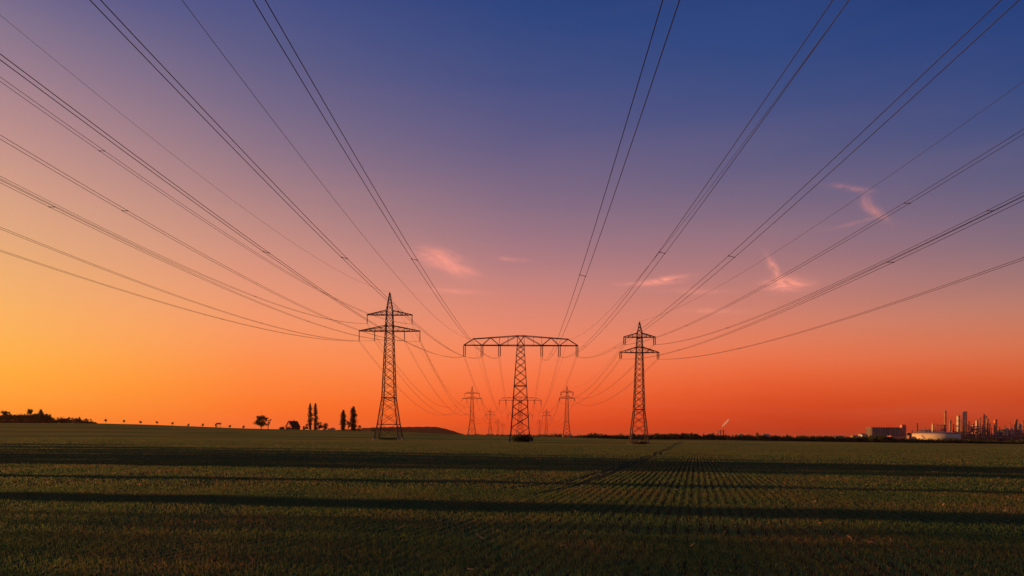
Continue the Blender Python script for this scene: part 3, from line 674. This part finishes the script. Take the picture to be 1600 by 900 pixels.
# treelines centre and right
woodmass('distant_wood', [(722, 679), (760, 679), (800, 679.3), (830, 679), (858, 678.5), (868, 677.5), (880, 677.5), (896, 679.5), (905, 680.5)], 560, 20, 'thin dark line of distant bushes behind the middle pylon', nper=30, size=.7)
woodmass('tree_belt', [(902, 682), (915, 679.5), (925, 677.5), (935, 678), (950, 680), (970, 680), (990, 678.5), (1005, 680), (1020, 678.5), (1048, 678), (1080, 678), (1100, 680.5), (1115, 679), (1140, 681), (1170, 680.5), (1200, 681), (1240, 682.5), (1280, 682), (1330, 683), (1360, 682), (1372, 680.5), (1384, 681), (1400, 686), (1430, 686), (1460, 686.5), (1480, 686), (1510, 687), (1545, 689), (1570, 690), (1600, 689), (1680, 689)], 535, 24, 'long dark belt of bushes and trees along the right edge of the field', nper=64, size=.8, step=1.3)
for i, (px, ty, ww, kd, lab) in enumerate((
  (872, 676.3, 12, 'bush', 'dome-shaped bush in front of the distant slim pylon'), (929, 675.8, 12, 'low', 'rounded tree left of the right pylon, highest in the tree belt there'),
  (945, 678.3, 7, 'low', 'small tree right of the rounded one in the tree belt'), (990, 677.5, 8, 'low', 'tree showing through the legs of the right pylon'),
  (1023, 676.5, 8, 'low', 'tree just right of the right pylon in the tree belt'), (1035, 677, 7, 'low', 'tree in the belt right of the right pylon, second after it'),
  (1048, 676.6, 8, 'low', 'tree in the belt right of the right pylon, third after it'), (1068, 675.6, 9, 'low', 'crown above the upper end of the tractor ruts'),
  (1080, 675.5, 8, 'low', 'wide dark tree in the belt, left of the small chimneys'), (1101, 677, 7, 'open', 'loose tree between the wide dark tree and small chimneys'),
  (1114, 678, 9, 'low', 'dark round tree at the left foot of the small chimneys'), (1162, 678.4, 9, 'low', 'dark round tree right of the small smoking chimneys'),
  (1184, 675.5, 7, 'open', 'sparse tree left of the long white shed'), (1229, 678.5, 5, 'open', 'sparse tree right of the long white shed'),
  (1260, 680.5, 12, 'low', 'low spreading tree midway between white shed and refinery'), (1299, 681, 10, 'low', 'low dark tree left of the refinery'),
  (1362, 679.6, 11, 'low', 'round tree in front of the ribbed refinery hall, left one'), (1377, 680, 12, 'low', 'round tree in front of the ribbed refinery hall, right one'),
  (1487, 684, 12, 'low', 'dark tree under the tall silver columns'), (1582, 685.5, 8, 'open', 'sparse tree in front of the rightmost refinery columns'))):
    b_ = float(np.interp(px, _ex, [p[1] for p in EDGE])) + .3
    at(px, b_, ty, ww, 530 + (i % 4)*3, kd, 'belt_tree', lab, group='trees standing out of the tree belt', n=12, nper=46, size=.5)
# scrub at pylon feet
at(813, 691, 677.5, 26, CD_ - .5, 'bush', 'scrub_thicket', 'dense dark thicket filling the foot of the wide pylon', cat='thicket', n=60, nper=150, size=.3)
at(826, 689, 678.5, 15, CD_ + 1, 'bush', 'shrub', 'flat-topped shrub at the right foot of the wide pylon', cat='shrub', n=20, nper=110, size=.28)
at(998, 696, 690, 28, RDp, 'bush', 'scrub', 'low dry scrub around the feet of the right pylon', cat='scrub', m='redleaf', n=30, nper=90, size=.22)
at(607, 687.5, 684.8, 38, LD, 'bush', 'scrub', 'low scrub between the footings of the left pylon', cat='scrub', n=30, nper=70, size=.2)

# trees beyond the left edge of the picture, whose long shadows cross the field
tn = math.tan(SUN_AZ + math.pi/2)
def caster(yc, xw, w, h, lab, **k):
    y_ = yc + (-xw) * math.tan(math.pi/2 + SUN_AZ); tree('shade_tree', xw, y_, h, w, 'low', lab, group='trees beside the field on the sunny side', n=46, nper=int(34 + 8 * w), size=.5, z=tz(xw, y_) - .3, **k)
CN = ['nearest', 'second', 'third', 'fourth', 'fifth', 'sixth', 'seventh', 'eighth', 'ninth', 'tenth', 'eleventh', 'twelfth', 'thirteenth']
for i, (yc, xw, w, h) in enumerate(((17.9, -60, 2.7, 13), (18.1, -72, 2.5, 13), (26.6, -66, 1.6, 11), (38.5, -92, 5.5, 16), (43.5, -97, 6.5, 14.5), (50, -95, 7, 12.5), (56.5, -100, 7, 11), (64, -106, 8, 10), (74, -118, 9, 9), (86, -132, 10, 7.5), (47, -112, 7, 15))):
    caster(yc, xw, w, h, CN[i] + ' roadside tree beyond the left edge of the field')
# unseen thin trees, added so their loose crowns half shade the near field
for i in range(8):
    yc = 3.0 + 1.62*i; w = 2.6; cb = 7.4 + .3*(i % 3); h = 17 + (i*7 % 4); xw = -94 - 3*(i % 3); y_ = yc + (-xw) * math.tan(math.pi/2 + SUN_AZ); z_ = tz(xw, y_) - .3
    t = empty('added_shade_tree', (xw, y_, z_), label='unseen tall loose-crowned tree added beyond the left edge for its shade, %s of eight' % CN[i], cat='tree', group='unseen trees added to shade the near field'); cl = []
    for k in range(30): a = random.random()*6.3; r_ = random.random()**.5*w*.5; cl.append((math.cos(a)*r_, math.sin(a)*r_, random.uniform(cb, h), .7, .7, .9))
    V_, Q_ = leafcloud(cl, 17, .42); ob('crown', mesh_np('crown', V_, Q_, M['leaf']), t)
    b = MB(); b.tube([(0, 0, -.3), (.1, 0, h*.5), (0, .1, h*.95)], [.16, .11, .04], 8)
    for c in cl[::3]: b.tube([(0, 0, c[2] - .7), (c[0], c[1], c[2])], [.04, .02], 5)
    ob('trunk', b.mesh('trunk', M['bark'], True), t)

# ------------------------------------------------------------------ refinery
DR = 1600.; UR = DR / FOC
def rx_(px, py, dd=0): return unproj(px, py, DR + dd)
def place(px, base_py, dd=0):
    x, z = unproj(px, base_py, DR + dd); return (x, DR + dd, z - 3)
def H_(px, a, b_, dd=0): return (a - b_) * (DR + dd) / FOC + 3
def column_thing(name, px, top, w, label, cat='tower', m='silver', dd=0, plats=(), cap=True, base=692, taper=1.0, ladder=True):
    h = H_(px, base, top, dd); rr = w*UR/2; t = empty(name, place(px, base, dd), label=label, cat=cat)
    b = MB(); prof = [(0, rr), (h*.55, rr*(1 + taper)/2), (h - rr*.5, rr*taper)] + ([(h - rr*.15, rr*.75*taper), (h, rr*.3*taper)] if cap else [(h, rr*taper)])
    b.lathe(0, 0, prof, 20); ob('shell', b.mesh('shell', M[m], True), t)
    for f in plats:
        b = MB(); z_ = h*f; r2 = rr*taper + 1.3
        b.lathe(0, 0, [(z_, rr*.9), (z_ + .02, r2), (z_ + .3, r2), (z_ + .32, rr*.9)], 18)
        for k in range(12):
            a = k*math.pi/6; b.bar((math.cos(a)*r2, math.sin(a)*r2, z_ + .3), (math.cos(a)*r2, math.sin(a)*r2, z_ + 1.5), .12)
            a2 = a + math.pi/6; b.bar((math.cos(a)*r2, math.sin(a)*r2, z_ + 1.5), (math.cos(a2)*r2, math.sin(a2)*r2, z_ + 1.5), .14)
        ob('platform', b.mesh('platform', M['darksteel']), t)
    if ladder:
        b = MB(); xx = rr*.6 + .3
        for s_ in (-.4, .4): b.bar((xx + s_, -rr - .5, 2), (xx + s_, -rr - .5, h*.96), .15)
        for k in range(int(h/2.5)): b.bar((xx - .4, -rr - .5, 2 + k*2.5), (xx + .4, -rr - .5, 2 + k*2.5), .15)
        ob('ladder', b.mesh('ladder', M['darksteel']), t)
    return t
def frame_thing(name, px0, px1, top, label, levels=4, bays=4, depth=14, dd=0, base=692, m='rust', vessels=0, cat='plant frame', seed=0):
    rr = random.Random(seed); t = empty(name, place((px0+px1)/2, base, dd), label=label, cat=cat); w = (px1-px0)*UR; h = H_(px0, base, top, dd); b = MB()
    for i in range(bays + 1):
        for yy in (-depth/2, depth/2):
            b.bar((-w/2 + w*i/bays, yy, 0), (-w/2 + w*i/bays, yy, h*(1 if i % 2 == 0 else .9)), .8)
    for j in range(1, levels + 1):
        z_ = h*j/levels*.9
        for yy in (-depth/2, depth/2): b.bar((-w/2, yy, z_), (w/2, yy, z_), .8)
        for i in range(bays + 1): b.bar((-w/2 + w*i/bays, -depth/2, z_), (-w/2 + w*i/bays, depth/2, z_), .4)
        for i in range(bays):
            if rr.random() < .5: b.bar((-w/2 + w*i/bays, -depth/2, z_ - h/levels*.9), (-w/2 + w*(i+1)/bays, -depth/2, z_), .3)
    ob('steel_frame', b.mesh('steel_frame', M[m]), t)
    for j in range(1, levels + 1):
        if rr.random() < .8:
            b = MB(); z_ = h*j/levels*.9 + .3; x0 = -w/2 + w*rr.choice((0, .25)); x1 = w/2 - w*rr.choice((0, .25)); b.box(((x0+x1)/2, 0, z_), (x1-x0, depth*.96, .22)); ob('deck', b.mesh('deck', M['darksteel']), t)
    for k in range(vessels):
        b = MB(); z_ = h*rr.randint(0, levels-1)/levels*.9 + 2.2; x_ = rr.uniform(-.4, .4)*w; l_ = rr.uniform(4, 9); r_ = rr.uniform(1.1, 2.0)
        if rr.random() < .5: b.tube([(x_ - l_/2, -depth*.3, z_), (x_ - l_/2 + .6, -depth*.3, z_), (x_ + l_/2 - .6, -depth*.3, z_), (x_ + l_/2, -depth*.3, z_)], [r_*.5, r_, r_, r_*.5], 14)
        else: b.lathe(x_, -depth*.3, [(z_ - 2, r_), (z_ + l_, r_), (z_ + l_ + .8, r_*.4)], 14)
        ob('vessel', b.mesh('vessel', M[rr.choice(('silver', 'redpaint', 'beige'))], True), t)
    for k in range(3):
        b = MB(); z_ = h*rr.uniform(.2, .85); y_ = -depth/2 - .6 - k*.7; b.tube([(-w/2, y_, z_), (w/2, y_, z_)], .35, 8); ob('pipe', b.mesh('pipe', M[rr.choice(('silver', 'rust', 'beige'))], True), t)
    return t
# ribbed hall
t = empty('ribbed_hall', place(1379.5, 684), label='long dark hall with closely spaced pale upright ribs at left of the refinery', cat='hall')
w_ = 45*UR; h_ = H_(1379, 684, 668.2); b = MB(); b.box((0, 0, h_/2), (w_, 22, h_)); ob('wall', b.mesh('wall', M['darksteel']), t)
b = MB(); b.box((0, 0, h_ + .3), (w_ + 1.5, 23.5, .6)); ob('roof', b.mesh('roof', M['rust']), t)
for i in range(17):
    b = MB(); xx = -w_/2 + w_*(i + .5)/17; b.bar((xx, -11.6, h_*.3), (xx, -11.6, h_ + 1.2), 1.0); ob('rib', b.mesh('rib', M['silver' if i % 3 else 'beige']), t)
b = MB(); b.box((-8, -20, 1.6), (w_*.75, 14, 3.2 + 2)); 
for i in range(8):
    xx = -8 - w_*.37 + i*w_*.094; b.v += [(xx, -27, 4.2), (xx + w_*.094, -27, 4.2), (xx + w_*.047, -27, 6.2), (xx, -13, 4.2), (xx + w_*.094, -13, 4.2), (xx + w_*.047, -13, 6.2)]; n_ = len(b.v) - 6
    b.f += [(n_, n_+1, n_+2), (n_+5, n_+4, n_+3), (n_, n_+2, n_+5, n_+3), (n_+1, n_+4, n_+5, n_+2)]
ob('sawtooth_shed', b.mesh('sawtooth_shed', M['beige']), t)
# lit stair tower
t = empty('stair_tower', place(1410.5, 684), label='upright red-orange block right of the ribbed hall', cat='building')
h_ = H_(1410, 684, 664); b = MB(); b.box((0, 0, h_/2), (6*UR, 9, h_)); ob('wall', b.mesh('wall', M['redpaint']), t)
b = MB(); b.box((0, 0, h_ + .2), (6*UR + .8, 9.8, .5)); ob('roof', b.mesh('roof', M['darksteel']), t)
b = MB(); b.box((3.6*UR, 0, h_*.48), (1.2*UR, 6, h_*.92)); ob('lift_shaft', b.mesh('lift_shaft', M['beige']), t)
for k in range(5): b = MB(); b.box((-1, -4.55, 5 + k*5), (1.6, .2, 1.6)); ob('window', b.mesh('window', M['glass']), t)
# low shed
t = empty('low_shed', place(1400.5, 686, -30), label='low red-orange shed in front of the upright block', cat='shed')
w_ = 21*UR; b = MB(); b.box((0, 0, 5), (w_, 16, 10)); ob('wall', b.mesh('wall', M['redpaint']), t)
b = MB(); b.box((0, 0, 10.3), (w_ + 1, 17, .7)); ob('roof', b.mesh('roof', M['rust']), t)
b = MB(); b.box((0, -8.1, 7.4), (w_*.9, .3, 1.3)); ob('window', b.mesh('window', M['beige']), t)
# masts
def mast(px, top, label, dd=0, base=688, w=2.2):
    t = empty('lattice_mast', place(px, base, dd), label=label, cat='mast'); h = H_(px, base, top, dd); b = MB()
    for (i, j) in ((-1, -1), (1, -1), (1, 1), (-1, 1)): b.bar((i*w/2, j*w/2, 0), (i*w/3, j*w/3, h), .45)
    for k in range(int(h/3)):
        z_ = k*3
        for (i, j, i2, j2) in ((-1, -1, 1, -1), (1, -1, 1, 1), (1, 1, -1, 1), (-1, 1, -1, -1)): b.bar((i*w/2, j*w/2, z_), (i2*w/2, j2*w/2, z_ + 3), .25)
    ob('frame', b.mesh('frame', M['darksteel']), t); b = MB(); b.box((0, 0, h*.62), (w*2.2, w*2.2, .6)); b.bar((0, 0, h), (0, 0, h + 4), .25); ob('platform', b.mesh('platform', M['rust']), t)
mast(1433.2, 661, 'thin dark lattice mast left of the big storage tank', dd=40)
mast(1425, 672, 'short thin mast between the upright block and big tank', dd=10, w=1.4)
mast(1541, 650, 'thin flare mast beside the tall red-lit column', dd=30, w=1.6)
# tanks
def tank(px, w, top, roof, label, dd=0, base=690, wall='tank', rm='tankroof', bands=True):
    t = empty('storage_tank', place(px, base, dd), label=label, cat='tank'); rr = w*UR/2; h = H_(px, base, top, dd); hr = H_(px, base, roof, dd)
    b = MB(); b.lathe(0, 0, [(0, rr), (h, rr)], 64); ob('shell', b.mesh('shell', M[wall], True), t)
    b = MB(); b.lathe(0, 0, [(h, rr + .3), (h + .7, rr + .3), (h + (hr-h)*.55, rr*.72), (h + (hr-h)*.88, rr*.4), (hr, .6)], 64); rf = ob('roof', b.mesh('roof', M[rm], True), t)
    b = MB()
    for k in range(40):
        a = k*math.pi/20; a2 = a + math.pi/20; b.bar((math.cos(a)*rr, math.sin(a)*rr, h + .7), (math.cos(a)*rr, math.sin(a)*rr, h + 1.9), .15); b.bar((math.cos(a)*rr, math.sin(a)*rr, h + 1.9), (math.cos(a2)*rr, math.sin(a2)*rr, h + 1.9), .15)
    ob('railing', b.mesh('railing', M['darksteel']), rf)
    return t
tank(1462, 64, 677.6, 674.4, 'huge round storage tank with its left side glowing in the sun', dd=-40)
tank(1446, 30, 675, 671.5, 'darker round tank half hidden behind the glowing tank', dd=40, wall='darksteel', rm='darksteel')
tank(1566, 18, 672.5, 670.5, 'dark squat tank between the red column and the rightmost plant', dd=20, wall='darksteel', rm='darksteel')
# rack
frame_thing('pipe_rack', 1459, 1475, 661.5, 'open pipe rack left of the tallest brown chimney', levels=3, bays=4, base=688, m='rust', vessels=2, seed=3, dd=-5)
column_thing('vessel_column', 1457.3, 661.5, 2.6, 'slim pale column at the left end of the pipe rack', m='tank', plats=(.95,), base=690)
column_thing('brown_chimney', 1476.6, 641, 3.2, 'tallest brown chimney, left of the silver columns', cat='chimney', m='rust', plats=(.55, .78, .93), cap=False, taper=.85)
column_thing('brown_chimney', 1484.4, 656, 2.8, 'shorter brown chimney between the tallest chimney and silver column', cat='chimney', m='rust', plats=(.9,), cap=False, dd=15)
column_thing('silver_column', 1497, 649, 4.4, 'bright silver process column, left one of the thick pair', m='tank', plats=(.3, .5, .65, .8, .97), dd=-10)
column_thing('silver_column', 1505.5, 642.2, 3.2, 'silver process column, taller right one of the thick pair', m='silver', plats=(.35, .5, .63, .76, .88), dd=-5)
column_thing('brown_column', 1508.5, 642.5, 3.0, 'dark column touching the taller silver column', m='darksteel', plats=(.6, .97), dd=5)
column_thing('vessel_column', 1526, 656, 3.4, 'short column with broad flat platform on top of the plant frame', m='silver', plats=(.985, .7), dd=-2)
frame_thing('process_frame', 1509, 1532, 663, 'crowded steel process frame right of the silver columns', levels=6, bays=6, seed=5, vessels=9, dd=-4)
frame_thing('process_frame', 1531, 1546, 667, 'steel process frame around the tall red-lit column', levels=5, bays=4, seed=8, vessels=6, dd=-8)
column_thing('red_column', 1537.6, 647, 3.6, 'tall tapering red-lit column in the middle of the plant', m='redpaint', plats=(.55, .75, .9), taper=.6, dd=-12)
column_thing('red_column', 1542.5, 654, 3.0, 'rust column directly right of the tall tapering column', m='rust', plats=(.5, .95), dd=6)
column_thing('red_column', 1555, 655.5, 4.2, 'lone red column between the plant frame and dark tank', m='redpaint', plats=(.35, .6, .97), cap=False)
column_thing('vessel', 1549.5, 677, 3.2, 'small pale vessel left of the lone red column', m='beige', cat='vessel', dd=-10, ladder=False)
column_thing('vessel', 1573.5, 668.5, 3.6, 'pale vessel at the left end of the rightmost plant', m='beige', cat='vessel', plats=(.8,), dd=-10)
column_thing('vessel', 1581, 669, 3.2, 'pale vessel just left of the rightmost dark column', m='beige', cat='vessel', plats=(.85,), dd=-8)
column_thing('brown_column', 1587.3, 654.8, 3.6, 'tall dark column in the rightmost plant', m='rust', plats=(.4, .6, .8, .97), cap=False)
column_thing('silver_column', 1594.2, 662.5, 3.0, 'short silver column at the right edge of the picture', m='silver', plats=(.9,))
frame_thing('process_frame', 1575, 1602, 671, 'steel process frame of the rightmost plant', levels=4, bays=6, seed=13, vessels=8, dd=-4)
frame_thing('pipe_bridge', 1546, 1576, 680, 'low pipe bridge linking the red column and rightmost plant', levels=2, bays=6, seed=21, vessels=2, dd=-14, m='darksteel')
frame_thing('pipe_bridge', 1495, 1512, 674, 'low pipe frame under the thick silver columns', levels=3, bays=4, seed=22, vessels=3, dd=-16)
# far works with smoking chimney
for i, (px, top, w_, lab) in enumerate(((1121.5, 672.5, 1.8, 'squat pale chimney, leftmost of the small trio'), (1126, 671.8, 1.4, 'thin chimney in the middle of the small trio'), (1130.3, 671.5, 1.5, 'thin dark chimney at right of the small trio under the smoke'))):
    column_thing('small_chimney', px, top, w_, lab, cat='chimney', m=('beige', 'rust', 'darksteel')[i], base=686, cap=False, plats=(.9,), ladder=False)
def shed(px, top, w, label, base=686, m='whitewall', dd=0):
    t = empty('white_shed', place(px, base, dd), label=label, cat='shed'); h = H_(px, base, top, dd); w *= UR; b = MB(); b.box((0, 0, h*.4), (w, 18, h*.8)); ob('wall', b.mesh('wall', M[m]), t)
    b = MB(); b.v = [(-w/2 - .5, -9.5, h*.8), (w/2 + .5, -9.5, h*.8), (w/2 + .5, 9.5, h*.8), (-w/2 - .5, 9.5, h*.8), (-w/2 - .5, 0, h), (w/2 + .5, 0, h)]; b.f = [(0, 1, 5, 4), (2, 3, 4, 5), (3, 0, 4), (1, 2, 5), (3, 2, 1, 0)]; ob('roof', b.mesh('roof', M['tankroof']), t)
shed(1113, 676.6, 3.4, 'small bright shed left of the small chimneys')
shed(1157, 677.8, 3.2, 'tiny bright shed between the small chimneys and long white shed')
shed(1196, 678, 8.5, 'long white shed far behind the tree belt')
shed(1276, 682.2, 3.4, 'small pale shed midway between long white shed and refinery')
shed(1310, 680.8, 15, 'wide grey shed left of the refinery', m='beige')
shed(1335, 680, 8, 'pale shed right of the wide grey shed', m='beige', dd=20)
shed(1347, 677, 6, 'pale block beside the left end of the ribbed hall', dd=15)
# smoke plume
m = bpy.data.materials.new('smoke'); m.use_nodes = True; n = m.node_tree.nodes; l = m.node_tree.links; n.clear()
o_ = n.new('ShaderNodeOutputMaterial'); df = n.new('ShaderNodeBsdfDiffuse'); df.inputs[0].default_value = (.9, .85, .8, 1); tl = n.new('ShaderNodeBsdfTranslucent'); tl.inputs[0].default_value = (.9, .85, .8, 1)
ms = n.new('ShaderNodeMixShader'); ms.inputs[0].default_value = .5; l.new(df.outputs[0], ms.inputs[1]); l.new(tl.outputs[0], ms.inputs[2])
tp = n.new('ShaderNodeBsdfTransparent'); m2 = n.new('ShaderNodeMixShader'); m2.inputs[0].default_value = .35; l.new(tp.outputs[0], m2.inputs[1]); l.new(ms.outputs[0], m2.inputs[2]); l.new(m2.outputs[0], o_.inputs['Surface'])
x0, z0 = unproj(1128.5, 667, DR); x1, z1 = unproj(1138.5, 656, DR); cl = []
for i in range(16):
    f_ = i/15; r_ = .7 + 1.6*math.sin(math.pi*f_*.8)**.8; cl.append((x0 + (x1-x0)*f_ + .6*math.sin(i*1.7), DR + 2*math.sin(i), z0 + (z1-z0)*f_, r_, r_, r_))
V_, Q_ = leafcloud(cl, 60, 1.5); ob('smoke_plume', mesh_np('smoke_plume', V_, Q_, m), label='short pale slanting smoke plume above the small chimneys', cat='smoke')

for i, (px, top, w_, m_, lab) in enumerate(((1470, 664, 1.1, 'rust', 'thin vent stack rising from the pipe rack'), (1490, 663, 1.3, 'darksteel', 'thin dark stack between the short chimney and silver column'), (1501.3, 655, 1.4, 'rust', 'thin rust stack between the two silver columns'),
  (1514, 658, 1.3, 'rust', 'thin stack at the left end of the crowded frame'), (1519.5, 661, 1.6, 'silver', 'thin pale stack inside the crowded frame'), (1531.5, 652.5, 1.3, 'darksteel', 'thin dark stack right of the short platform column'), (1546.5, 660, 1.4, 'rust', 'thin rust stack left of the lone red column'),
  (1561.5, 667, 1.3, 'silver', 'thin stack right of the lone red column'), (1570, 664, 1.1, 'darksteel', 'very thin stack behind the dark squat tank'), (1577.5, 661, 1.3, 'rust', 'thin rust stack between the two pale vessels'), (1590.8, 659.5, 1.3, 'beige', 'thin pale stack touching the rightmost dark column'), (1598.5, 657, 1.4, 'rust', 'thin rust stack at the picture edge'), (1444, 667, 1.0, 'rust', 'thin vent stack behind the big storage tank'), (1451, 669.5, 1.0, 'darksteel', 'short vent stack behind the big storage tank'))):
    column_thing('vent_stack', px, top, w_, lab, cat='stack', m=m_, cap=False, plats=(.7, .96) if i % 2 else (.9,), ladder=False, dd=8 + i % 3 * 6)
frame_thing('process_frame', 1486, 1500, 672, 'small steel frame left of the thick silver columns', levels=3, bays=3, seed=31, vessels=3, dd=4)
frame_thing('process_frame', 1516, 1530, 659, 'narrow high frame carrying the short platform column', levels=6, bays=2, seed=33, vessels=4, dd=10, depth=8)
frame_thing('process_frame', 1583, 1597, 664, 'narrow high frame around the rightmost dark column', levels=5, bays=2, seed=35, vessels=4, dd=6, depth=8)

def block(px, top, w, label, base=692, m='darksteel', dd=25):
    t = empty('plant_building', place(px, base, dd), label=label, cat='building'); h = H_(px, base, top, dd); w *= UR; b = MB(); b.box((0, 0, h/2), (w, 20, h)); ob('wall', b.mesh('wall', M[m]), t)
    b = MB(); b.box((0, 0, h + .25), (w + .8, 21, .5)); b.box((w*.2, 0, h + 1.4), (w*.18, 4, 2.2)); ob('roof', b.mesh('roof', M['rust']), t)
block(1417, 677, 8, 'dark plant building between the upright block and big tank')
block(1424, 680.5, 10, 'low dark plant building touching the left side of the big tank', m='rust', dd=10)
block(1520, 678, 24, 'dark plant building behind the crowded process frame', m='rust')
block(1536, 673, 12, 'taller dark building behind the tapering red-lit column')
block(1550, 681, 14, 'low dark building behind the small pale vessel', m='rust', dd=30)
block(1590, 679, 26, 'dark building behind the rightmost plant frame')
block(1502, 681, 14, 'low building behind the thick silver columns', m='rust')
# ------------------------------------------------------------------ haze
hm = bpy.data.materials.new('haze'); hm.use_nodes = True; n = hm.node_tree.nodes; l = hm.node_tree.links; n.clear()
o_ = n.new('ShaderNodeOutputMaterial'); vp = n.new('ShaderNodeVolumePrincipled'); vp.inputs['Color'].default_value = (.95, .50, .30, 1); vp.inputs['Density'].default_value = HAZE; vp.inputs['Anisotropy'].default_value = .65; l.new(vp.outputs[0], o_.inputs['Volume'])
b = MB(); b.box((0, 5900, 0), (18400, 12600, 2)); b.v = [(x, y, -60 if z < 0 else 75) for x, y, z in b.v]
ob('haze', b.mesh('haze', hm), kind='stuff', label='thin evening haze over the fields', cat='haze')
